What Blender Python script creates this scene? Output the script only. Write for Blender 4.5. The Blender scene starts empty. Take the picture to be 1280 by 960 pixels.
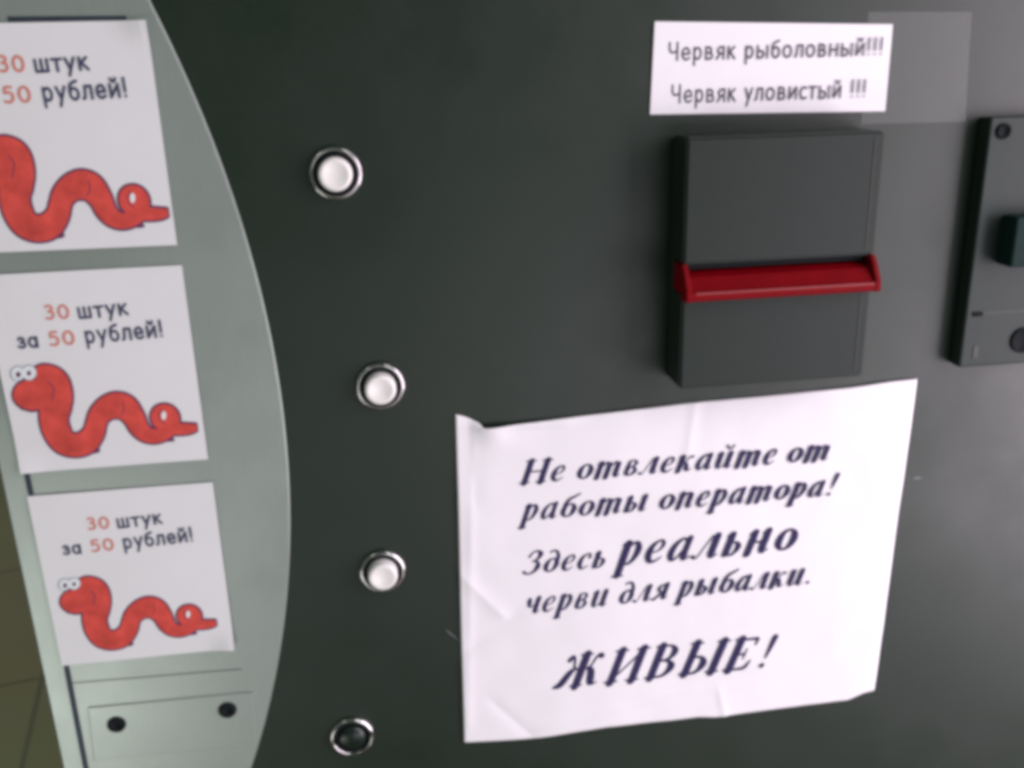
import bpy, bmesh, math, random
from mathutils import Vector, Matrix, noise
R_ = math.radians
sc = bpy.context.scene
COL = sc.collection

# ------------------------------------------------------------------ camera
D = 0.5                      # distance of the lens from the machine's face (m)
ZC = 1.30                    # height of the lens above the floor
FPX = 1156.25                # focal length in photograph pixels (1280 wide)
ROT = ((0.98904477, 0.02624161, -0.14526467),
       (-0.06971734, 0.95044309, -0.3029809),
       (0.13011509, 0.30978914, 0.94186026))     # rows: right, down, forward (x, -z, y of the world)
cam = bpy.data.cameras.new('camera')
cam.sensor_width = 36
cam.lens = FPX / 1280 * 36
cam.clip_start, cam.clip_end = 0.02, 100
camo = bpy.data.objects.new('camera', cam)
COL.objects.link(camo)
def wv(r): return Vector((r[0], r[2], -r[1]))
ax, ay, az = wv(ROT[0]), -wv(ROT[1]), -wv(ROT[2])
camo.matrix_world = Matrix(((ax.x, ay.x, az.x, 0), (ax.y, ay.y, az.y, -D), (ax.z, ay.z, az.z, ZC), (0, 0, 0, 1)))
sc.camera = camo

# ------------------------------------------------------------------ world, lamps, exposure
world = bpy.data.worlds.new('World'); sc.world = world; world.use_nodes = True
bg = world.node_tree.nodes['Background']
bg.inputs[0].default_value = (0.72, 1.0, 0.80, 1)
bg.inputs[1].default_value = 0.12
sc.view_settings.view_transform = 'Standard'
sc.view_settings.look = 'None'
sc.view_settings.exposure = 0
sc.view_settings.gamma = 1
sc.cycles.filter_width = 4.6
def lamp(name, loc, target, sx, sy, power, color):
    l = bpy.data.lights.new(name, 'AREA'); l.shape = 'RECTANGLE'; l.size, l.size_y = sx, sy
    l.energy = power; l.color = color
    o = bpy.data.objects.new(name, l); COL.objects.link(o); o.location = loc
    o.rotation_euler = (Vector(target) - Vector(loc)).to_track_quat('-Z', 'Y').to_euler()
    return o
lamp('window_light', (1.10, -0.58, 1.18), (0.25, 0, 1.0), 0.6, 1.5, 22, (1.0, 0.86, 0.98))
lamp('shop_window_light', (1.05, -1.7, 0.22), (0.25, 0, 1.0), 2.1, 1.3, 21, (0.97, 0.92, 1.0))
lamp('low_left_fill_light', (-0.85, -0.9, 0.30), (-0.17, 0, 0.95), 0.8, 0.5, 4.0, (0.97, 1.0, 0.95))  # unseen lamp added to brighten the lower silver strip and cards
lamp('ceiling_light', (0.9, -1.2, 2.5), (0.1, 0, 1.1), 0.25, 1.2, 7, (1.0, 0.96, 1.0))
lamp('small_ceiling_light', (-1.0, -0.9, 2.4), (-0.1, 0, 1.1), 0.25, 0.25, 1.2, (1.0, 0.96, 0.86))
lamp('floor_fill_light', (-1.6, 1.6, 2.8), (-1.4, 1.6, 0), 1.2, 1.2, 60, (1.0, 1.0, 0.85))  # unseen lamp added behind the machine to brighten the floor

# ------------------------------------------------------------------ helpers
def face(px, py, h=0.0):
    """A point measured on the photograph, on the machine's face (h metres proud of it) -> (x, z)."""
    d = ((px - 640), (py - 480), FPX)
    q = [sum(ROT[i][k] * d[i] for i in range(3)) for k in range(3)]
    s = (D - h) / q[2]
    return q[0] * s, ZC - q[1] * s
def uv(u, v): return u * D, ZC - v * D

def mat(name, color, rough=0.5, metal=0.0, nscale=0, namount=0.0, spec=0.5, bump=0, stretch=(1, 1, 1), coat=0.0, detail=4, rvar=0.0, smudge=0.0):
    m = bpy.data.materials.new(name); m.use_nodes = True
    nt = m.node_tree; b = nt.nodes['Principled BSDF']
    b.inputs['Base Color'].default_value = (*color, 1)
    b.inputs['Roughness'].default_value = rough
    b.inputs['Metallic'].default_value = metal
    b.inputs['Specular IOR Level'].default_value = spec
    b.inputs['Coat Weight'].default_value = coat
    if nscale:
        tc = nt.nodes.new('ShaderNodeTexCoord'); mp = nt.nodes.new('ShaderNodeMapping')
        mp.inputs['Scale'].default_value = stretch
        nz = nt.nodes.new('ShaderNodeTexNoise'); nz.inputs['Scale'].default_value = nscale; nz.inputs['Detail'].default_value = detail
        nt.links.new(tc.outputs['Object'], mp.inputs['Vector']); nt.links.new(mp.outputs['Vector'], nz.inputs['Vector'])
        if namount:
            mx = nt.nodes.new('ShaderNodeMix'); mx.data_type = 'RGBA'
            mx.inputs[6].default_value = (*[c * (1 - namount) for c in color], 1)
            mx.inputs[7].default_value = (*[min(1, c * (1 + namount)) for c in color], 1)
            nt.links.new(nz.outputs['Fac'], mx.inputs[0]); nt.links.new(mx.outputs[2], b.inputs['Base Color'])
        if rvar:
            mr = nt.nodes.new('ShaderNodeMapRange'); mr.inputs['From Min'].default_value = 0.3; mr.inputs['From Max'].default_value = 0.7
            mr.inputs['To Min'].default_value = rough - rvar; mr.inputs['To Max'].default_value = rough + rvar
            nt.links.new(nz.outputs['Fac'], mr.inputs['Value']); nt.links.new(mr.outputs['Result'], b.inputs['Roughness'])
        if smudge:
            n2 = nt.nodes.new('ShaderNodeTexNoise'); n2.inputs['Scale'].default_value = 14; n2.inputs['Detail'].default_value = 7; n2.inputs['Roughness'].default_value = 0.65
            nt.links.new(tc.outputs['Object'], n2.inputs['Vector'])
            m2 = nt.nodes.new('ShaderNodeMapRange'); m2.inputs['From Min'].default_value = 0.3; m2.inputs['From Max'].default_value = 0.7
            m2.inputs['To Min'].default_value = rough - smudge; m2.inputs['To Max'].default_value = rough + smudge
            nt.links.new(n2.outputs['Fac'], m2.inputs['Value']); nt.links.new(m2.outputs['Result'], b.inputs['Roughness'])
        if bump:
            bp = nt.nodes.new('ShaderNodeBump'); bp.inputs['Strength'].default_value = bump; bp.inputs['Distance'].default_value = 0.0005
            nt.links.new(nz.outputs['Fac'], bp.inputs['Height']); nt.links.new(bp.outputs['Normal'], b.inputs['Normal'])
    return m
M = dict(
    panel=mat('dark_painted_panel', (0.0058, 0.0150, 0.0075), 0.45, 0, 240, 0.30, 0.52, 0.06, (1, 1, 2), smudge=0.07),
    cabinet=mat('cabinet_paint', (0.05, 0.055, 0.05), 0.5, 0, 20, 0.15),
    silver=mat('brushed_silver', (0.37, 0.42, 0.385), 0.36, 0.55, 160, 0.07, 0.5, 0.10, (9, 1, .5), smudge=0.06),
    seam=mat('seam_shadow_gap', (0.02, 0.03, 0.045), 0.6, 0, 200, 0.3),
    chrome=mat('chrome', (0.60, 0.58, 0.58), 0.14, 1.0, 300, 0.05),
    blackp=mat('black_plastic', (0.012, 0.012, 0.016), 0.35, 0, 150, 0.2),
    cap=mat('white_button_plastic', (0.82, 0.80, 0.77), 0.3, 0, 90, 0.05, coat=0.3),
    lens=mat('dark_green_lens', (0.004, 0.012, 0.008), 0.32, 0, 120, 0.3),
    box=mat('dark_grey_plastic', (0.012, 0.019, 0.015), 0.5, 0, 260, 0.14, 0.28, 0.08),
    boxside=mat('dark_grey_plastic_edge', (0.012, 0.02, 0.014), 0.5, 0, 260, 0.14),
    coin=mat('dark_green_grey_metal', (0.008, 0.018, 0.014), 0.5, 0, 160, 0.15, 0.3, 0.06),
    knob=mat('dark_teal_plastic', (0.006, 0.022, 0.019), 0.6, 0, 200, 0.2, 0.1),
    matt=mat('matt_black_recess', (0.010, 0.012, 0.014), 0.8, 0, 200, 0.3, 0.1),
    red=mat('red_translucent_plastic', (0.18, 0.0005, 0.004), 0.5, 0, 70, 0.25, 0.08),
    redlip=mat('red_lip_plastic', (0.24, 0.020, 0.022), 0.3, 0, 70, 0.15, 0.5),
    paper=mat('white_paper', (0.79, 0.765, 0.795), 0.75, 0, 45, 0.035, 0.2, 0.25),
    card=mat('white_card', (0.69, 0.695, 0.70), 0.65, 0, 60, 0.03, 0.25, 0.12),
    ink=mat('dark_violet_ink', (0.038, 0.031, 0.090), 0.8, 0, 400, 0.3, 0.1),
    inkg=mat('grey_ink', (0.075, 0.07, 0.10), 0.8, 0, 500, 0.35, 0.1),
    inkn=mat('navy_ink', (0.06, 0.065, 0.12), 0.8, 0, 500, 0.3, 0.1),
    inkr=mat('salmon_ink', (0.60, 0.20, 0.15), 0.8, 0, 500, 0.25, 0.1),
    worm=mat('red_crayon', (0.58, 0.075, 0.060), 0.8, 0, 110, 0.5, 0.1, detail=8),
    wline=mat('plum_outline_ink', (0.13, 0.045, 0.10), 0.8, 0, 300, 0.3, 0.1),
    weye=mat('grey_eye_outline_ink', (0.30, 0.32, 0.38), 0.8, 0, 300, 0.1, 0.1),
    wwhite=mat('pale_eye_ink', (0.70, 0.76, 0.76), 0.8, 0, 300, 0.03, 0.1),
    scratch=mat('bare_scratch', (0.20, 0.20, 0.22), 0.5, 0, 300, 0.4),
)
def film_mat():
    m = bpy.data.materials.new('clear_film'); m.use_nodes = True; nt = m.node_tree
    b = nt.nodes['Principled BSDF']; b.inputs['Base Color'].default_value = (0.42, 0.43, 0.43, 1); b.inputs['Roughness'].default_value = 0.4
    tr = nt.nodes.new('ShaderNodeBsdfTransparent'); mx = nt.nodes.new('ShaderNodeMixShader')
    nz = nt.nodes.new('ShaderNodeTexNoise'); nz.inputs['Scale'].default_value = 70
    mr = nt.nodes.new('ShaderNodeMapRange'); mr.inputs['To Min'].default_value = 0.03; mr.inputs['To Max'].default_value = 0.13
    nt.links.new(nz.outputs['Fac'], mr.inputs['Value']); nt.links.new(mr.outputs['Result'], mx.inputs[0])
    nt.links.new(tr.outputs[0], mx.inputs[1]); nt.links.new(b.outputs[0], mx.inputs[2])
    nt.links.new(mx.outputs[0], nt.nodes['Material Output'].inputs[0])
    return m
M['film'] = film_mat()
def floor_mat():
    m = bpy.data.materials.new('floor_tiles'); m.use_nodes = True; nt = m.node_tree; b = nt.nodes['Principled BSDF']
    tc = nt.nodes.new('ShaderNodeTexCoord'); mp = nt.nodes.new('ShaderNodeMapping'); mp.inputs['Rotation'].default_value = (0, 0, R_(-10.7)); mp.inputs['Location'].default_value = (.5636, -2.232, 0)
    br = nt.nodes.new('ShaderNodeTexBrick'); br.offset = 0; br.inputs['Scale'].default_value = 1
    br.inputs['Brick Width'].default_value = 0.6; br.inputs['Row Height'].default_value = 0.6; br.inputs['Mortar Size'].default_value = 0.006
    br.inputs['Color1'].default_value = (0.130, 0.112, 0.068, 1); br.inputs['Color2'].default_value = (0.118, 0.106, 0.064, 1)
    br.inputs['Mortar'].default_value = (0.075, 0.066, 0.045, 1)
    nz = nt.nodes.new('ShaderNodeTexNoise'); nz.inputs['Scale'].default_value = 9; nz.inputs['Detail'].default_value = 6
    mx = nt.nodes.new('ShaderNodeMix'); mx.data_type = 'RGBA'; mx.blend_type = 'MULTIPLY'; mx.inputs[0].default_value = 0.6
    nt.links.new(tc.outputs['Object'], mp.inputs[0]); nt.links.new(mp.outputs[0], br.inputs['Vector'])
    nt.links.new(br.outputs['Color'], mx.inputs[6]); nt.links.new(nz.outputs['Color'], mx.inputs[7]); nt.links.new(mx.outputs[2], b.inputs['Base Color'])
    b.inputs['Roughness'].default_value = 0.4
    return m
M['floor'] = floor_mat()

def link(name, mesh, m, parent=None, origin=(0, 0, 0), smooth=False):
    """One mesh object; the mesh is given in world coordinates, its origin moved to `origin`."""
    bm = mesh
    wo = Vector(origin)
    for v in bm.verts: v.co -= wo
    me = bpy.data.meshes.new(name); bm.to_mesh(me); bm.free()
    for mm in (m if isinstance(m, (list, tuple)) else [m]): me.materials.append(mm)
    if smooth:
        for p in me.polygons: p.use_smooth = True
    o = bpy.data.objects.new(name, me); COL.objects.link(o)
    if parent is not None:
        o.parent = parent
        pw = Vector((0, 0, 0)); q = parent
        while q is not None: pw += q.location; q = q.parent
        o.location = wo - pw
    else: o.location = wo
    return o
def tag(o, label, cat=None, group=None, kind=None):
    if label: o['label'] = label
    if cat: o['category'] = cat
    if group: o['group'] = group
    if kind: o['kind'] = kind
    return o
def box_bm(x0, x1, y0, y1, z0, z1, bev=0.0, seg=2, bm=None):
    b = bmesh.new()
    bmesh.ops.create_cube(b, size=1)
    for v in b.verts:
        v.co = Vector(((x0 + x1) / 2 + v.co.x * (x1 - x0), (y0 + y1) / 2 + v.co.y * (y1 - y0), (z0 + z1) / 2 + v.co.z * (z1 - z0)))
    if bev: bmesh.ops.bevel(b, geom=b.edges[:], offset=bev, segments=seg, affect='EDGES', profile=0.5)
    if bm is None: return b
    me = bpy.data.meshes.new('tmp'); b.to_mesh(me); b.free(); bm.from_mesh(me); bpy.data.meshes.remove(me)
    return bm
def prism_bm(pts, h0, h1, bev=0.0):
    """Polygon of (x, z) points from depth h0 to h1 in front of the face."""
    b = bmesh.new()
    f = b.faces.new([b.verts.new((x, -h0, z)) for x, z in pts])
    r = bmesh.ops.extrude_face_region(b, geom=[f])
    for e in r['geom']:
        if isinstance(e, bmesh.types.BMVert): e.co.y = -h1
    bmesh.ops.recalc_face_normals(b, faces=b.faces)
    if bev:
        ed = [e for e in b.edges if all(abs(v.co.y + h1) < 1e-6 for v in e.verts)]
        bmesh.ops.bevel(b, geom=ed, offset=bev, segments=2, affect='EDGES', profile=0.5)
    return b
def lathe_bm(cx, cz, prof, n=48):
    b = bmesh.new(); rings = []
    for r, h in prof:
        if r < 1e-6: rings.append([b.verts.new((cx, -h, cz))])
        else: rings.append([b.verts.new((cx + r * math.cos(2 * math.pi * k / n), -h, cz + r * math.sin(2 * math.pi * k / n))) for k in range(n)])
    for a, c in zip(rings, rings[1:]):
        for k in range(n):
            k2 = (k + 1) % n
            if len(a) == 1 and len(c) == 1: continue
            if len(a) == 1: b.faces.new((a[0], c[k], c[k2]))
            elif len(c) == 1: b.faces.new((a[k], c[0], a[k2]))
            else: b.faces.new((a[k], c[k], c[k2], a[k2]))
    bmesh.ops.recalc_face_normals(b, faces=b.faces)
    return b

# ---- drawn strokes (ink on paper): polylines with a width at every point
def smooth_path(p, closed=False, per=7):
    if len(p) < 3: return p
    out = []; n = len(p)
    for i in range(n if closed else n - 1):
        g = (lambda k: p[k % n]) if closed else (lambda k: p[min(max(k, 0), n - 1)])
        a, b, c, d = g(i - 1), g(i), g(i + 1), g(i + 2)
        for s in range(per):
            t = s / per
            out.append(tuple(0.5 * (2 * b[k] + (c[k] - a[k]) * t + (2 * a[k] - 5 * b[k] + 4 * c[k] - d[k]) * t * t + (3 * b[k] - a[k] - 3 * c[k] + d[k]) * t ** 3) for k in range(3)))
    out.append(p[0] if closed else p[-1])
    return out
class Ink:
    """Collects strokes as one flat mesh; every stroke lies a hair above the one before."""
    def __init__(self, put, h): self.b = bmesh.new(); self.put = put; self.h = h
    def v(self, x, y): X, Z, w = self.put(x, y); return self.b.verts.new((X, -(self.h + w), Z))
    def stroke(self, p, closed=False, rnd=True, per=7, shear=0.0):
        self.h += 0.000012
        p = smooth_path(p, closed, per); n = len(p); L = []
        dirs = []
        for i in range(n):
            a = p[i - 1] if i else (p[-2] if closed else p[0]); c = p[i + 1] if i < n - 1 else (p[1] if closed else p[-1])
            dx, dy = c[0] - a[0], c[1] - a[1]; l = math.hypot(dx, dy) or 1; dirs.append((dx / l, dy / l))
        sh = lambda x, y: self.v(x + shear * y, y)
        for (x, y, w), (dx, dy) in zip(p, dirs):
            L.append((sh(x - dy * w / 2, y + dx * w / 2), sh(x + dy * w / 2, y - dx * w / 2)))
        for a, c in zip(L, L[1:]): self.b.faces.new((a[0], a[1], c[1], c[0]))
        if rnd and not closed:
            for (x, y, w), (dx, dy), s, pr in ((p[0], dirs[0], -1, L[0]), (p[-1], dirs[-1], 1, L[-1])):
                arc = []
                for k in range(1, 6):
                    a = math.pi * k / 6
                    arc.append(sh(x - dy * w / 2 * math.cos(a) + s * dx * w / 2 * math.sin(a), y + dx * w / 2 * math.cos(a) + s * dy * w / 2 * math.sin(a)))
                self.b.faces.new([pr[0]] + arc + [pr[1]])
    def blob(self, cx, cy, rx, ry, n=20, shear=0.0):
        self.h += 0.000012
        self.b.faces.new([self.v(cx + rx * math.cos(2 * math.pi * k / n) + shear * cy, cy + ry * math.sin(2 * math.pi * k / n)) for k in range(n)])

# ---- lettering: unit = x-height.  (advance, [strokes]); a stroke ending in 'c' is closed
T, S = .31, .10
def stem(x, y0, y1, w=T): return [(x, y0, w), (x, y1, w)]
def hook(x): return [(x, .22, T), (x + .03, .06, .2), (x + .13, .03, .09), (x + .27, .16, .05)]
def entry(x, y=1.0): return [(x - .2, y - .14, .05), (x - .08, y - .03, .1), (x + .02, y - .05, .14)]
def serif(x, y, w=.5): return [(x - w * .42, y, .07), (x + w * .42, y, .07)]
def ring(cx, cy, rx, ry, T=T, S=S): return [(cx + rx * math.cos(a), cy + ry * math.sin(a), S + (T - S) * math.cos(a) ** 2) for a in [2 * math.pi * k / 16 for k in range(16)]] + ['c']
BREVE = [(.38, 1.46, .12), (.48, 1.28, .1), (.66, 1.25, .1), (.78, 1.42, .12)]
def U(x): return [stem(x, .3, .93), entry(x), [(x, .3, T), (x + .04, .08, .2), (x + .16, .03, .09), (x + .38, .2, .06), (x + .52, .45, .07)]]
SERIF = {
 ' ': (.5, []),
 'о': (1.02, [ring(.46, .48, .30, .43)]),
 'е': (.9, [[(.16, .42, .07), (.48, .50, .07), (.62, .72, .15), (.55, .92, .12), (.40, .95, .09), (.2, .74, .22), (.14, .40, .28), (.25, .10, .2), (.46, .04, .11), (.72, .22, .05)]]),
 'с': (.86, [[(.62, .72, .2), (.58, .92, .12), (.42, .95, .09), (.2, .74, .22), (.14, .40, .28), (.25, .10, .2), (.44, .04, .11), (.68, .2, .05)]]),
 'т': (1.62, [entry(.2), stem(.2, 0, .93), [(.22, .5, .06), (.42, .88, .1), (.58, .94, .16), (.68, .8, .26)], stem(.7, 0, .82), [(.72, .5, .06), (.92, .88, .1), (1.08, .94, .16), (1.18, .8, .26)], stem(1.2, .2, .82), hook(1.2)]),
 'п': (1.14, [entry(.2), stem(.2, 0, .93), [(.22, .5, .06), (.42, .88, .1), (.6, .94, .16), (.7, .8, .26)], stem(.72, .2, .82), hook(.72)]),
 'в': (.98, [[(.2, .92, .16), (.18, .5, .27), (.2, .15, .25), (.36, .03, .1), (.58, .1, .16), (.66, .3, .24), (.55, .5, .1), (.3, .52, .06)], [(.3, .52, .06), (.52, .6, .12), (.60, .78, .2), (.48, .95, .1), (.3, .96, .08), (.14, .8, .1)]]),
 'л': (1.1, [[(-.02, .1, .16), (.08, .02, .1), (.2, .12, .06), (.36, .6, .06), (.5, .95, .07)], [(.5, .95, .08), (.68, .95, .1)], stem(.7, .2, .95), hook(.7)]),
 'к': (1.1, [entry(.2), stem(.2, 0, .93), [(.26, .45, .06), (.45, .6, .07), (.6, .88, .1), (.78, .9, .17)], [(.4, .56, .1), (.56, .4, .22), (.64, .12, .24), (.78, .03, .1), (.92, .14, .05)]]),
 'а': (1.1, [[(.62, .85, .12), (.45, .96, .1), (.22, .72, .22), (.14, .35, .27), (.24, .06, .18), (.42, .1, .09), (.62, .5, .06)], stem(.7, .2, .95, .26), hook(.7)]),
 'и': (1.2, U(.2) + [stem(.75, .2, .95), hook(.75)]),
 'й': (1.2, U(.2) + [stem(.75, .2, .95), hook(.75), BREVE]),
 'р': (1.04, [entry(.22), stem(.22, -.42, .93), serif(.22, -.46, .52), [(.24, .55, .06), (.42, .9, .1), (.6, .92, .17), (.72, .62, .27), (.64, .22, .2), (.46, .03, .1), (.26, .12, .07)]]),
 'б': (1.02, [ring(.46, .44, .30, .40), [(.16, .5, .2), (.16, .85, .22), (.3, 1.15, .2), (.55, 1.3, .15), (.8, 1.46, .1)]]),
 'ы': (1.5, [entry(.2), stem(.2, .1, .93), [(.22, .5, .06), (.48, .58, .1), (.64, .36, .25), (.52, .06, .12), (.3, .03, .1), (.18, .12, .2)], stem(1.06, .2, .95), hook(1.06), entry(1.06)]),
 'ь': (.92, [entry(.2), stem(.2, .1, .93), [(.22, .5, .06), (.48, .58, .1), (.64, .36, .25), (.52, .06, .12), (.3, .03, .1), (.18, .12, .2)]]),
 'н': (1.2, [entry(.2), stem(.2, 0, .93), [(.2, .5, .1), (.75, .5, .1)], stem(.75, .2, .95), hook(.75), entry(.75)]),
 'д': (1.02, [ring(.44, .44, .29, .40), [(.72, .5, .24), (.70, .9, .22), (.56, 1.22, .16), (.36, 1.36, .11), (.16, 1.28, .14)]]),
 'ч': (1.1, [[(.08, .84, .06), (.2, .95, .16), (.24, .75, .28), (.3, .5, .2), (.46, .44, .08), (.68, .6, .06)], stem(.74, .2, .95), hook(.74)]),
 'я': (1.05, [stem(.68, .2, .95), hook(.68), [(.66, .94, .08), (.4, .95, .09), (.24, .74, .22), (.36, .5, .1), (.64, .48, .08)], [(.5, .48, .1), (.3, .2, .16), (.12, .02, .14), (-.02, .08, .1)]]),
 'З': (1.1, [[(.1, 1.1, .14), (.24, 1.36, .1), (.5, 1.42, .12), (.72, 1.18, .28), (.58, .86, .14), (.36, .8, .08)], [(.36, .8, .08), (.66, .72, .14), (.78, .4, .3), (.6, .08, .16), (.3, 0, .1), (.06, .14, .16)]]),
 'Н': (1.62, [stem(.26, 0, 1.4, .32), stem(1.18, 0, 1.4, .32), [(.26, .72, .09), (1.18, .72, .09)], serif(.26, .04, .66), serif(.26, 1.4, .66), serif(1.18, .04, .66), serif(1.18, 1.4, .66)]),
 'И': (1.66, [stem(.26, 0, 1.4, .33), stem(1.22, 0, 1.4, .33), [(.3, .16, .08), (1.18, 1.26, .08)], serif(.26, .04, .66), serif(.26, 1.4, .66), serif(1.22, .04, .66), serif(1.22, 1.4, .66)]),
 'В': (1.4, [stem(.26, 0, 1.4, .33), serif(.2, .04, .5), serif(.2, 1.4, .5), [(.26, 1.4, .08), (.7, 1.38, .1), (.92, 1.1, .28), (.74, .8, .12), (.36, .75, .08)], [(.36, .75, .08), (.8, .7, .12), (1.02, .4, .32), (.78, .06, .13), (.26, .03, .08)]]),
 'Ы': (1.86, [stem(.26, 0, 1.4, .33), serif(.26, 1.4, .66), serif(.2, .04, .5), [(.3, .76, .08), (.72, .74, .12), (.92, .4, .32), (.7, .06, .13), (.26, .03, .08)], stem(1.48, 0, 1.4, .33), serif(1.48, .04, .66), serif(1.48, 1.4, .66)]),
 'Е': (1.36, [stem(.26, 0, 1.4, .33), serif(.2, .04, .5), serif(.2, 1.4, .5), [(.26, 1.38, .09), (.8, 1.38, .1), (1.02, 1.36, .12), (1.02, 1.1, .06)], [(.26, .72, .08), (.7, .72, .08)], [(.7, .94, .06), (.7, .5, .06)], [(.26, .04, .09), (.7, .04, .1), (.96, .1, .14), (1.08, .4, .06)]]),
 'Ж': (2.1, [stem(.96, 0, 1.4, .33), serif(.96, .04, .6), serif(.96, 1.4, .6), [(.9, .74, .08), (.62, .84, .09), (.5, 1.2, .1), (.36, 1.32, .18), (.28, 1.2, .2)], [(.66, .8, .12), (.48, .62, .26), (.26, .16, .3), (.02, .04, .14)], [(1.0, .74, .08), (1.3, .84, .09), (1.42, 1.2, .1), (1.56, 1.34, .16), (1.66, 1.26, .2)], [(1.24, .8, .12), (1.42, .6, .28), (1.56, .16, .28), (1.72, .05, .1), (1.84, .12, .06)]]),
 '!': (.7, [[(.3, 1.36, .24), (.28, .9, .18), (.25, .44, .06)], [(.24, .1, .2), (.24, .11, .2)]]),
 '.': (.5, [[(.2, .1, .2), (.2, .11, .2)]]),
}
def o_(cx, cy, rx, ry): return [(cx + rx * math.cos(a), cy + ry * math.sin(a)) for a in [2 * math.pi * k / 12 for k in range(12)]] + ['c']
_b = [(.3, .9), (.3, .08), (.62, .08)]
SANS = {
 ' ': (.55, []),
 '3': (.98, [[(.12, 1.3), (.42, 1.42), (.7, 1.22), (.6, .88), (.34, .78)], [(.34, .78), (.7, .68), (.76, .3), (.5, .02), (.1, .08)]]),
 '0': (1.16, [o_(.54, .72, .42, .68)]),
 '5': (1.02, [[(.76, 1.4), (.26, 1.38), (.2, .86)], [(.2, .86), (.5, .94), (.78, .72), (.76, .26), (.48, .02), (.1, .1)]]),
 'ш': (1.3, [[(.12, 1), (.12, .04)], [(.12, .04), (1.12, .04)], [(.62, 1), (.62, .04)], [(1.12, 1), (1.12, .04)]]),
 'т': (.86, [[(.02, .96), (.8, .96)], [(.41, .96), (.41, 0)]]),
 'у': (.92, [[(.08, 1), (.44, .08)], [(.82, 1), (.44, .08), (.26, -.42)]]),
 'к': (.86, [[(.12, 1), (.12, 0)], [(.74, .98), (.16, .48)], [(.3, .56), (.8, 0)]]),
 'з': (.8, [[(.1, .84), (.34, .98), (.6, .8), (.5, .58), (.28, .52)], [(.28, .52), (.6, .44), (.62, .16), (.36, 0), (.06, .12)]]),
 'а': (1.0, [o_(.42, .48, .34, .46), [(.8, .98), (.8, 0)]]),
 'р': (1.0, [[(.14, .98), (.14, -.45)], o_(.48, .5, .34, .46)]),
 'б': (1.0, [o_(.48, .44, .36, .42), [(.12, .5), (.16, 1.0), (.4, 1.26), (.8, 1.38)]]),
 'л': (.96, [[(.02, .04), (.18, .14), (.28, .96)], [(.28, .96), (.8, .96)], [(.8, .96), (.8, 0)]]),
 'е': (.98, [[(.12, .48), (.84, .5)], [(.84, .5), (.72, .86), (.46, .97), (.18, .78), (.12, .42), (.28, .1), (.56, .03), (.82, .16)]]),
 'и': (1.02, [[(.14, 1), (.14, .02)], [(.14, .04), (.86, .98)], [(.86, 1), (.86, .02)]]),
 'й': (1.02, [[(.14, 1), (.14, .02)], [(.14, .04), (.86, .98)], [(.86, 1), (.86, .02)], [(.28, 1.42), (.4, 1.24), (.6, 1.24), (.72, 1.42)]]),
 '!': (.46, [[(.2, 1.42), (.2, .42)], [(.2, .06), (.2, .07)]]),
 'Ч': (1.1, [[(.1, 1.42), (.12, .86), (.3, .64), (.6, .64), (.88, .74)], [(.9, 1.42), (.9, 0)]]),
 'в': (.96, [[(.14, 1), (.14, 0)], [(.14, .98), (.52, .96), (.7, .76), (.54, .54), (.14, .53)], [(.5, .53), (.78, .38), (.7, .08), (.14, .02)]]),
 'я': (.96, [[(.8, 1), (.8, 0)], [(.8, .98), (.4, .96), (.2, .74), (.36, .48), (.8, .46)], [(.46, .46), (.1, 0)]]),
 'ы': (1.36, [[(.14, 1), (.14, 0)], [(.14, .58), (.58, .56), (.76, .3), (.58, .03), (.14, .02)], [(1.16, 1), (1.16, 0)]]),
 'о': (1.08, [o_(.5, .49, .4, .47)]),
 'н': (1.06, [[(.14, 1), (.14, 0)], [(.14, .52), (.88, .52)], [(.88, 1), (.88, 0)]]),
 'с': (.84, [[(.74, .86), (.5, .97), (.2, .8), (.12, .48), (.24, .12), (.52, .02), (.76, .12)]]),
}
def zero(x, z): return 0.0
def write(text, p0, p1, xh, style, h, w=0.2, wrinkle=zero, shear=0.0, font=None, sizes=None):
    """Letters on a base line from p0 to p1 (world x, z); returns a bmesh.  sizes: relative size per word."""
    G = SERIF if style == 'serif' else SANS
    words = text.split(' ') if sizes else None
    k, seq, x = 0, [], 0.0
    for ch in text:
        s = sizes[k] if sizes else 1.0
        if ch == ' ': k += 1
        seq.append((ch, x, s)); x += (G[ch][0] + (.22 if style == 'sans' else .16 if ch.isupper() and text.isupper() else .03)) * s
    last = G[text[-1]][0] * 0.12
    L = math.hypot(p1[0] - p0[0], p1[1] - p0[1]); dx, dz = (p1[0] - p0[0]) / L, (p1[1] - p0[1]) / L
    kx = L / (x - last)
    def put(a, b):
        X = p0[0] + dx * a * kx - dz * b * xh; Z = p0[1] + dz * a * kx + dx * b * xh
        return X, Z, wrinkle(X, Z)
    ink = Ink(put, h)
    for ch, ox, s in seq:
        for st in G[ch][1]:
            closed = st[-1] == 'c'; pts = st[:-1] if closed else st
            P = [((ox + q[0] * s), q[1] * s, (q[2] if len(q) > 2 else w) * s * (1.10 if style == 'serif' and (ch.isupper() or ch == '!') else 1)) for q in pts]
            if shear: P = [(a, b, c) for a, b, c in P]
            ink.stroke(P, closed, True, 5, shear * xh / kx)
    return ink.b
def interp(poly, t):
    L = [0]
    for a, b in zip(poly, poly[1:]): L.append(L[-1] + math.hypot(b[0] - a[0], b[1] - a[1]))
    d = t * L[-1]
    for i in range(len(poly) - 1):
        if d <= L[i + 1] + 1e-12:
            f = (d - L[i]) / (L[i + 1] - L[i]); return (poly[i][0] + (poly[i + 1][0] - poly[i][0]) * f, poly[i][1] + (poly[i + 1][1] - poly[i][1]) * f)
    return poly[-1]
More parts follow.
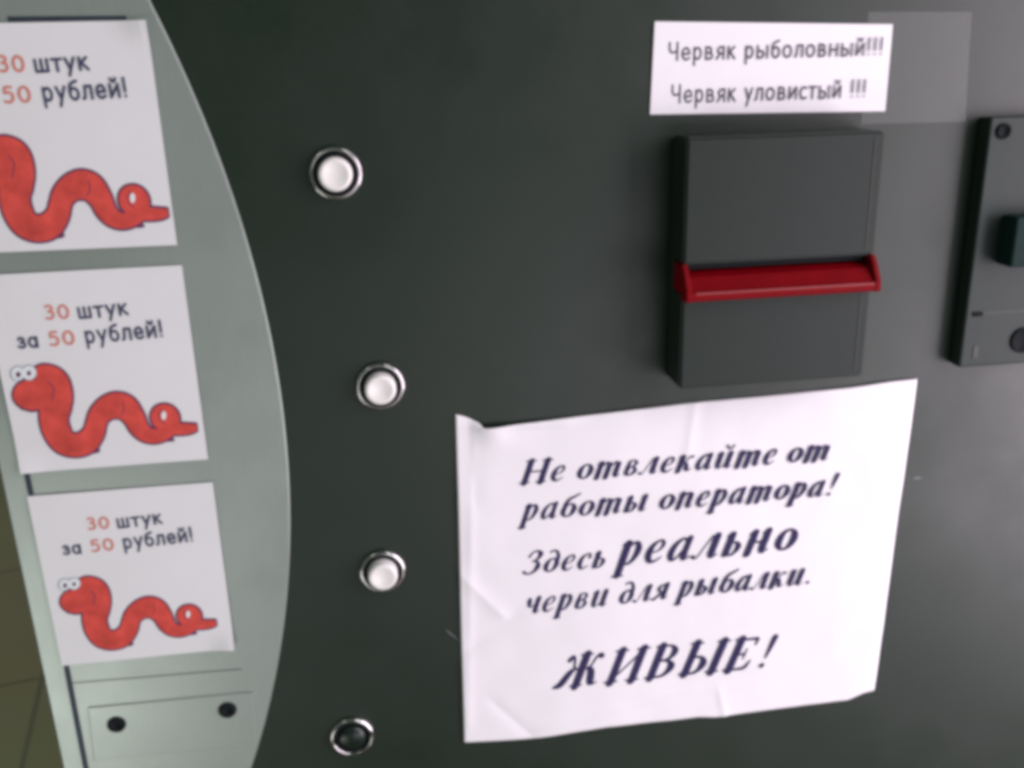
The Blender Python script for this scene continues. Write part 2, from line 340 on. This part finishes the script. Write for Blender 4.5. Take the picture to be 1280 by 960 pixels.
def sheet_bm(top, right, bottom, left, h, wrinkle, nu=80, nv=64, th=0.00012):
    """A sheet of paper: Coons patch between four edge lines (top, bottom left->right; left, right top->bottom)."""
    b = bmesh.new(); grids = []
    for back in (0, 1):
        g = []
        for j in range(nv + 1):
            row = []
            for i in range(nu + 1):
                s, t = i / nu, j / nv
                c, d, a, e = interp(top, s), interp(bottom, s), interp(left, t), interp(right, t)
                q = []
                for k in (0, 1):
                    bl = (1 - s) * (1 - t) * top[0][k] + s * (1 - t) * top[-1][k] + (1 - s) * t * bottom[0][k] + s * t * bottom[-1][k]
                    q.append((1 - t) * c[k] + t * d[k] + (1 - s) * a[k] + s * e[k] - bl)
                row.append(b.verts.new((q[0], -(h + wrinkle(q[0], q[1])) + back * th, q[1])))
            g.append(row)
        grids.append(g)
    for back, g in enumerate(grids):
        for j in range(nv):
            for i in range(nu):
                f = (g[j][i], g[j + 1][i], g[j + 1][i + 1], g[j][i + 1])
                b.faces.new(f if not back else f[::-1])
    A, Bk = grids
    rim = [(0, i) for i in range(nu)] + [(j, nu) for j in range(nv)] + [(nv, i) for i in range(nu, 0, -1)] + [(j, 0) for j in range(nv, 0, -1)]
    for (j, i), (j2, i2) in zip(rim, rim[1:] + rim[:1]):
        b.faces.new((A[j][i], A[j2][i2], Bk[j2][i2], Bk[j][i]))
    return b
def pts(*q): return [face(*p) for p in q]

# ------------------------------------------------------------------ floor
b = bmesh.new()
for x, y in ((-6, -4), (6, -4), (6, 9), (-6, 9)): b.verts.new((x, y, 0))
b.faces.new(b.verts)
tag(link('floor', b, M['floor']), 'brown green tiled floor seen past the left edge of the machine', 'floor', kind='structure')

# ------------------------------------------------------------------ the machine
XL, XR, ZT = -0.4265 * D, 0.62, 1.85
vm = bpy.data.objects.new('vending_machine', None); COL.objects.link(vm); vm.location = (0.2, 0.3, 0)
tag(vm, 'dark grey vending machine front with a curved silver strip, push buttons and note slot', 'vending machine')
cab = link('cabinet', box_bm(XL + .004, XR - .004, 0.004, 0.62, 0.05, ZT - .01, 0.004), M['cabinet'], vm, (0.2, .3, .05))
b = box_bm(XL, XR, 0.0, 0.0035, 0.06, ZT, 0)
link('front_panel', b, M['panel'], vm, (0.2, 0, 0.06))

# silver strip with its circular right edge
cu, cv, rr = -1.34604592, 0.35825969, 1.22598406
a1 = math.acos((-0.4265 - cu) / rr)
out = []
N = 90
for k in range(N + 1):
    a = -a1 + 2 * a1 * k / N
    out.append(uv(cu + rr * math.cos(a), cv + rr * math.sin(a)))
out = [(max(x, XL + 0.0006), z) for x, z in out]
SH = 0.0016
sp = link('silver_strip', prism_bm(out, 0.0002, SH, 0.0007), M['silver'], vm, uv(-.3, .36)[:1] + (0,) + uv(-.3, .36)[1:])
def strip(u0, v0, u1, v1, w, h, name, parent, m='seam', th=.0004):
    (x0, z0), (x1, z1) = uv(u0, v0), uv(u1, v1)
    l = math.hypot(x1 - x0, z1 - z0); nx, nz = -(z1 - z0) / l * w / 2, (x1 - x0) / l * w / 2
    return link(name, prism_bm([(x0 + nx, z0 + nz), (x1 + nx, z1 + nz), (x1 - nx, z1 - nz), (x0 - nx, z0 - nz)], h - 0.0006, h + th), M[m], parent, ((x0 + x1) / 2, 0, (z0 + z1) / 2))
strip(-.3985, -.0720, -.3985, .640, .0028, SH, 'seam', sp)
strip(-.3985, .640, -.4015, .92, .0030, SH, 'seam', sp)
strip(-.3330, -.0690, -.2260, -.0680, .0026, SH, 'seam', sp)
strip(-.3960, .6600, -.2020, .6655, .0007, SH, 'seam', sp, 'cabinet', .0001)
# screwed cover plate
cp = link('cover_plate', prism_bm([uv(-.3835, .6955), uv(-.1925, .6985), uv(-.1965, .7755), uv(-.3885, .7715)], SH - .0004, SH + .0009, .0004), M['silver'], vm, uv(-.29, .735)[:1] + (0,) + uv(-.29, .735)[1:])
scb = None
for u, v in ((-.3549, .7227), (-.2247, .7198)):
    x, z = uv(u, v)
    link('screw', lathe_bm(x, z, [(.0056, SH + .0004), (.0054, SH + .0016), (.0040, SH + .0024), (.0022, SH + .0021), (.0018, SH + .0012), (0, SH + .0010)], 28), M['matt'], cp, (x, 0, z), True)

# push buttons
def bezel_bm(x, z, R=.0139):
    return lathe_bm(x, z, [(R, 0), (R, .0012), (R - .0003, .0022), (R - .0009, .0030), (R - .0016, .0033), (R - .0022, .0030), (R - .0025, .0008), (0, .0008)], 64)
btns = [(419.5, 217, True), (475.5, 483.5, True), (478.5, 715, True), (440.5, 921.5, False)]
for px, py, white in btns:
    x, z = face(px, py, .002)
    o = link('push_button', bezel_bm(x, z), M['chrome'], vm, (x, 0, z), True)
    R = .0139
    link('collar', lathe_bm(x, z, [(R - .0023, .0010), (R - .0025, .0026), (R - .0030, .0030), (R - .0042, .0026), (R - .0047, .0012)], 48), M['matt'], o, (x, 0, z), True)
    if white:
        r = .0087
        link('button_cap', lathe_bm(x, z, [(r, .0012), (r, .0075), (r - .0005, .0086), (r - .0014, .0091), (r - .0028, .0088), (r * .4, .0080), (0, .0078)], 48), M['cap'], o, (x, 0, z), True)
    else:
        tag(o, 'dark button without a white cap')
        link('lens', lathe_bm(x, z, [(.0088, .0014), (.0086, .0032), (.0070, .0046), (.0045, .0054), (0, .0058)], 40), M['lens'], o, (x, 0, z), True)

# note acceptor: thick dark box with a red mouth
BH = 0.0245
x0, z1 = uv(.3212, .0590); x1 = (face(1107, 175, .0245)[0] + face(1079, 455, .0245)[0]) / 2; z0 = uv(.32, .3335)[1]
zm = face(975, 345, BH)[1]
ND = 0.013
prof = [(0, z0), (BH, z0), (BH, zm - .0065), (BH - ND, zm - .0065), (BH - ND, zm + .0088), (BH, zm + .0088), (BH, z1), (0, z1)]
b = bmesh.new()
va = [b.verts.new((x0, -h, z)) for h, z in prof]; vb = [b.verts.new((x1, -h, z)) for h, z in prof]
for k in range(len(prof)):
    q = (k + 1) % len(prof); b.faces.new((va[k], va[q], vb[q], vb[k]))
b.faces.new(va[::-1]); b.faces.new(vb)
bmesh.ops.recalc_face_normals(b, faces=b.faces)
bmesh.ops.bevel(b, geom=b.edges[:], offset=.0014, segments=3, affect='EDGES')
acc = link('bill_acceptor', b, [M['box'], M['boxside']], vm, ((x0 + x1) / 2, 0, (z0 + z1) / 2))
# side faces read as the dark moulded edge
for p in acc.data.polygons:
    if p.normal.x < -0.8: p.material_index = 1
link('slot', box_bm(x0 + .0042, x1 - .0042, -BH + .0035, -BH + ND - .0005, zm + .0056, zm + .0086, .0005), M['matt'], acc, ((x0 + x1) / 2, -BH, zm + .006))  # dark throat block; its black also stands in for shade under the overhang
def ramp_bm(xa, xb, prof):
    b = bmesh.new(); n = len(prof)
    A = [b.verts.new((xa, -(BH + h), zm + z)) for h, z in prof]; B = [b.verts.new((xb, -(BH + h), zm + z)) for h, z in prof]
    for i in range(n):
        j = (i + 1) % n; b.faces.new((A[i], A[j], B[j], B[i]))
    b.faces.new(A[::-1]); b.faces.new(B)
    bmesh.ops.recalc_face_normals(b, faces=b.faces)
    return b
xa, xb = x0 - .0006, x1 + .0006
mouth = link('red_mouth', ramp_bm(xa, xb, [(-.0128, .0048), (-.0110, .0054), (.0010, .0022), (.0074, -.0040), (.0090, -.0048), (.0092, -.0088), (.0080, -.0098), (.0002, -.0098), (.0002, -.0063), (-.0128, -.0063)]), M['red'], acc, ((x0 + x1) / 2, -BH, zm))
strip_h = BH + .0094
link('mouth_lip', box_bm(xa + .005, xb - .004, -strip_h, -strip_h + .0012, zm - .0060, zm - .0047, .0003), M['redlip'], acc, ((x0 + x1) / 2, -BH, zm - .005))
for xs in (xa - .0002, xb - .0032):
    b = ramp_bm(xs, xs + .0034, [(-.0132, .0091), (.0005, .0091), (.0050, .0030), (.0092, -.0040), (.0096, -.0090), (.0085, -.0102), (.0002, -.0102), (.0002, -.0068), (-.0132, -.0068)])
    bmesh.ops.bevel(b, geom=b.edges[:], offset=.0006, segments=2, affect='EDGES')
    link('mouth_cheek', b, M['red'], acc, (xs + .002, -BH, zm))
# panel line near the right edge of the box front
for xo, za, zb in ((x1 - .0058, zm + .013, z1 - .004), (x1 - .0058, z0 + .004, zm - .013)):
    link('panel_line', box_bm(xo, xo + .0008, -BH - .0003, -BH + .001, za, zb), M['boxside'], acc, (xo, -BH, (za + zb) / 2))

# coin acceptor, cut off by the right edge of the photograph
CH = 0.0105
cx0, cz1 = uv(.6800, .0505); cz0 = uv(.68, .3415)[1]; cx1 = cx0 + .105
coin = link('coin_acceptor', box_bm(cx0, cx1, -CH, 0, cz0, cz1, .0014, 3), [M['coin'], M['boxside']], vm, ((cx0 + cx1) / 2, 0, (cz0 + cz1) / 2))
for p in coin.data.polygons:
    if p.normal.x < -0.8: p.material_index = 1
for px, py in ((1254, 164),):
    x, z = face(px, py, CH)
    link('screw', lathe_bm(x, z, [(.0044, CH - .0004), (.0044, CH + .0010), (.0034, CH + .0016), (.0030, CH + .0006), (0, CH + .0004)], 28), M['matt'], coin, (x, -CH, z), True)
x, z = face(1222, 392, CH); zl = z
link('groove', box_bm(cx0 + .003, cx1 - .003, -CH - .0002, -CH + .001, zl - .0004, zl + .0004), M['boxside'], coin, (cx0 + .05, -CH, zl))
link('hinge_pin', box_bm(x - .003, x + .003, -CH - .0012, -CH + .001, z - .0016, z + .0010, .0004), M['matt'], coin, (x, -CH, z))
x, z = face(1219, 440, CH)
link('mark', box_bm(x - .0016, x + .0016, -CH - .0004, -CH + .001, z - .004, z + .004, .0003), M['boxside'], coin, (x, -CH, z))
ka = face(1247, 330, CH); kb = face(1251, 268, CH)
link('return_knob', box_bm(ka[0] - .0008, ka[0] + .032, -CH - .0125, -CH + .001, ka[1], kb[1], .0016, 3), M['knob'], coin, (ka[0] + .015, -CH, ka[1]))
x, z = face(1278, 425, CH)
link('coin_hole', lathe_bm(x, z, [(.0078, CH - .0004), (.0078, CH + .0012), (.0066, CH + .0012), (.0060, CH + .0003), (0, CH + .0002)], 36), M['matt'], coin, (x, -CH, z), True)

# two scratches in the paint
for a, c, w in (((1141, 598), (1153, 597), .0011), ((556, 786), (574, 801), .0006)):
    (xa_, za_), (xb_, zb_) = face(*a), face(*c)
    l = math.hypot(xb_ - xa_, zb_ - za_); nx, nz = -(zb_ - za_) / l * w / 2, (xb_ - xa_) / l * w / 2
    link('scratch', prism_bm([(xa_, za_), (xa_ * .6 + xb_ * .4 + nx, za_ * .6 + zb_ * .4 + nz), (xb_, zb_), (xa_ * .6 + xb_ * .4 - nx, za_ * .6 + zb_ * .4 - nz)], -.0002, .0002), M['scratch'], vm, (xa_, 0, za_))

# ------------------------------------------------------------------ printed sign at the top, under clear film
sg = pts((818, 27), (1115, 30.5), (1105.5, 139), (812, 143))
fl = pts((1085, 15), (1214, 15), (1206, 152), (1076, 155))
b = sheet_bm([fl[0], fl[1]], [fl[1], fl[2]], [fl[3], fl[2]], [fl[0], fl[3]], .0004, lambda x, z: .0001 * noise.noise((x * 50, 0, z * 50)), 30, 12)
cx = sum(p[0] for p in fl) / 4; cz = sum(p[1] for p in fl) / 4
tag(link('clear_film', b, M['film'], None, (cx, 0, cz)), 'faint clear film patch sticking out on the right of the small white sign', 'film')
wk = lambda x, z: .00012 * noise.noise((x * 30, 3, z * 30))
b = sheet_bm([sg[0], sg[1]], [sg[1], sg[2]], [sg[3], sg[2]], [sg[0], sg[3]], .0009, wk, 40, 16)
cx = sum(p[0] for p in sg) / 4; cz = sum(p[1] for p in sg) / 4
sign = tag(link('printed_sign', b, M['paper'], None, (cx, 0, cz)), 'small wide white sign with two grey printed lines above the note slot', 'sign')
for t, a, c, xh in (('Червяк рыболовный!!!', (835, 75.5), (1104, 68.5), 15), ('Червяк уловистый !!!', (838.5, 128.5), (1083, 121), 15)):
    A, C = face(*a), face(*c); m_ = ((a[0] + c[0]) / 2, (a[1] + c[1]) / 2)
    H = face(*m_)[1] - face(m_[0], m_[1] + xh)[1]
    link('text_line', write(t, A, C, H, 'sans', .00115, .175, wk), M['inkg'], sign, (A[0], 0, A[1]))

# ------------------------------------------------------------------ large notice
def wr(x, z):
    q = noise.noise((x * 16, 1.3, z * 16)) * .0010 + noise.noise((x * 48, 7.1, z * 48)) * .00028
    (ax_, az_) = TLc; d = math.hypot(x - ax_, z - az_)
    q += .0026 * math.exp(-((x - FOLD[0]) ** 2 + (z - FOLD[1]) ** 2) / .010 ** 2)                    # lifted lip of the fold
    for (fx, fz, gx, gz, am, wd) in CREASES:
        l = math.hypot(gx - fx, gz - fz); tx, tz = (gx - fx) / l, (gz - fz) / l
        s = (x - fx) * tx + (z - fz) * tz; e = -(x - fx) * tz + (z - fz) * tx
        k = 1.0 if 0 <= s <= l else math.exp(-((s if s < 0 else s - l) / .008) ** 2)
        q += am * k * (.45 * math.exp(-(e / wd) ** 2) + .55 * math.exp(-abs(e) / (.45 * wd)))
    return .0005 + .5 * (q + .001 + math.sqrt((q + .001) ** 2 + 1.6e-7))
top = pts((569, 517), (580, 520), (598, 527), (604, 533), (630, 530.5), (665, 526.5), (760, 515), (870, 502), (950, 495), (1060, 484), (1110, 476.5), (1145, 473))
right = pts((1145, 473), (1120, 655), (1104, 770), (1091, 861))
bottom = pts((580, 926), (622, 924), (665, 921.5), (758, 907), (838, 899.5), (872, 895), (893, 895), (957, 886), (1058, 873), (1076, 865), (1091, 861))
left = pts((569, 517), (572.5, 640), (575.5, 770), (580, 926))
TLc = top[0]; FOLD = face(615, 536)
CREASES = []
for a, c, am, wd in (((604, 533), (700, 527), .0012, .0025), ((585, 520), (592, 620), -.0008, .006), ((578, 720), (625, 765), .0010, .006), ((580, 815), (640, 770), -.0008, .006), ((690, 905), (860, 860), .0005, .004),
                     ((868, 505), (860, 560), .0007, .004), ((900, 870), (905, 893), .0007, .003), ((620, 880), (660, 915), -.0008, .005), ((590, 560), (585, 900), .0006, .004)):
    CREASES.append((*face(*a), *face(*c), am, wd))
cx, cz = face(850, 690)
b = sheet_bm(top, right, bottom, left, .0, wr, 190, 150)
notice = tag(link('paper_notice', b, M['paper'], None, (cx, 0, cz), True), 'large crumpled white notice with bold italic Russian text below the note slot', 'notice')
for t, a, c, xh, sizes in (
        ('Не отвлекайте от', (649, 603.5), (1031, 573), 18.8, None),
        ('работы оператора!', (650, 650), (1041, 617), 18.8, None),
        ('Здесь реально', (652, 717), (991, 685), 18.8, (1, 1.47)),
        ('черви для рыбалки.', (652, 766.5), (1012, 727), 18.4, None),
        ('ЖИВЫЕ!', (691, 858), (960, 831), 26.5, None)):
    A, C = face(*a), face(*c); m_ = ((a[0] + c[0]) / 2, (a[1] + c[1]) / 2)
    H = face(*m_)[1] - face(m_[0], m_[1] + xh)[1]
    link('text_line', write(t, A, C, H, 'serif', .00022, .2, wr, .34, None, sizes), M['ink'], notice, (A[0], 0, A[1]))

# ------------------------------------------------------------------ three price cards on the silver strip
HC = SH + .0006
labels = ['topmost white price card with a red worm, cut off at the left',
          'middle white price card with a red worm, between two like cards',
          'lowest white price card with a red worm, above the screwed cover plate']
CU = [(-.4040, -.2075, -.0665, .1500), (-.4040, -.2060, .1712, .3900), (-.4030, -.2058, .4178, .6348)]
rng = random.Random(4)
ORG = uv((CU[1][0] + CU[1][1]) / 2, (CU[1][2] + CU[1][3]) / 2)
def art(bow):
    """Printed matter of the middle card, in world coordinates -> [(name, bmesh, material)]."""
    res = []
    for t, a, c, xh, key, w in (('30', (59.5, 397), (92, 396), 11.5, 'inkr', .24), ('штук', (101, 396.5), (164, 391), 13, 'inkn', .24),
                                ('за', (26, 433), (53.5, 431.5), 12.5, 'inkn', .26), ('50', (65, 430), (99, 428), 11.5, 'inkr', .24), ('рублей!', (110, 427), (209.5, 418.5), 14, 'inkn', .24)):
        A, C = face(*a), face(*c); m_ = ((a[0] + c[0]) / 2, (a[1] + c[1]) / 2)
        H = face(*m_)[1] - face(m_[0], m_[1] + xh)[1]
        res.append(('lettering', write(t, A, C, H, 'sans', HC + .00025, w, bow), M[key]))
    put = lambda x, y: (lambda p: (p[0], p[1], bow(*p)))(face(x / 4.74, 430 + y / 4.74))
    body = [(225, 190, 110), (270, 186, 150), (322, 222, 186), (343, 290, 190), (338, 360, 184), (330, 430, 166), (345, 500, 158), (385, 562, 146), (450, 588, 134), (520, 570, 136), (565, 515, 122), (580, 460, 116), (600, 410, 124), (645, 368, 138),
            (700, 352, 150), (755, 368, 144), (800, 420, 122), (830, 480, 108), (870, 520, 92), (925, 534, 82), (985, 516, 78), (1022, 474, 84), (1026, 420, 84), (996, 388, 80), (954, 392, 78), (938, 424, 72), (955, 462, 62), (1004, 490, 62), (1070, 492, 66), (1125, 490, 58), (1160, 484, 44), (1172, 482, 34)]
    ln = Ink(put, HC + .00020)
    ln.stroke([(x, y, w + 25) for x, y, w in body] + [(1180, 481, 50)], False, False, 6)
    ln.stroke([(190, 292, 206), (215, 292, 206)], False, True); ln.blob(203, 290, 125, 102, 32)
    ln.blob(1010, 556, 34, 13); ln.blob(560, 618, 44, 20)
    rd = Ink(put, HC + .00034)
    rd.stroke(body, False, False, 6)
    rd.blob(203, 290, 113, 90, 32)
    def one(h, fn): q = Ink(put, HC + h); fn(q); return q.b
    res += [('worm_outline', ln.b, M['wline']), ('worm_body', rd.b, M['worm'])]
    for ex, ey, rx, ry, qx, qy, qr in ((118, 165, 38, 40, 121, 171, 15), (184, 160, 41, 41, 184, 163, 13)):
        res.append(('worm_eye', one(.00040, lambda q: q.blob(ex, ey, rx + 5, ry + 5)), M['weye']))
        res.append(('worm_eyeball', one(.00044, lambda q: q.blob(ex, ey, rx, ry)), M['wwhite']))
        res.append(('worm_pupil', one(.00050, lambda q: q.blob(qx, qy, qr, qr + 2)), M['wline']))
    res.append(('worm_gap', one(.00042, lambda q: q.blob(978, 412, 14, 26)), M['wwhite']))
    res.append(('worm_crease', one(.00042, lambda q: q.stroke([(968, 380, 6), (950, 412, 6), (962, 446, 6), (985, 462, 6)])), M['wline']))
    res.append(('worm_crease', one(.00042, lambda q: q.stroke([(300, 215, 5), (330, 255, 6), (318, 330, 5)])), M['wline']))
    res.append(('worm_crease', one(.00042, lambda q: q.stroke([(735, 330, 4), (745, 372, 5), (728, 410, 4)])), M['wline']))
    return res
# the middle card first, then the other two carry copies of its print
bow1 = lambda x, z: .0005 * noise.noise(((x - ORG[0]) * 18, 5.5, (z - ORG[1]) * 18)) + .0005
def build_card(i):
    u0, u1, v0, v1 = CU[i]
    ox, oz = uv((u0 + u1) / 2, (v0 + v1) / 2)
    (xl, zt), (xr, zb) = uv(u0, v0), uv(u1, v1)
    j = lambda: rng.uniform(-.0004, .0004)
    q = [(xl + j(), zt + j()), (xr + j(), zt + j()), (xr + j(), zb + j()), (xl + j(), zb + j())]
    lift = {0: (xr, zt, .0022), 1: (xl, zb, .0014), 2: (xr, zb, .0024)}[i]
    bw = lambda x, z: .0005 * noise.noise(((x - ox) * 18, 5.5, (z - oz) * 18)) + .0005 + lift[2] * math.exp(-((x - lift[0]) ** 2 + (z - lift[1]) ** 2) / .010 ** 2)
    o = link('price_card', sheet_bm([q[0], q[1]], [q[1], q[2]], [q[3], q[2]], [q[0], q[3]], HC, bw, 30, 30), M['card'], None, (ox, 0, oz))
    return tag(o, labels[i], 'price card', 'price cards with a red worm')
mid = build_card(1)
prints = [link(n, bm_, m_, mid, (ORG[0], 0, ORG[1])) for n, bm_, m_ in art(bow1)]
for i in (0, 2):
    c = build_card(i)
    for p in prints:
        k = p.copy(); COL.objects.link(k); k.parent = c
        t = p.name.startswith('lettering')
        if i == 0:
            dx, dz, sx, sz = (0.0003, 0.0022, 1, 1) if t else (0.0016, -0.0030, .99, .98)
        else:
            dx, dz, sx, sz = (0.0006, 0.0026, .97, .97) if t else (-0.0012, -0.0028, .92, .92)
        k.location = (dx, 0, dz); k.scale = (sx, 1, sz)
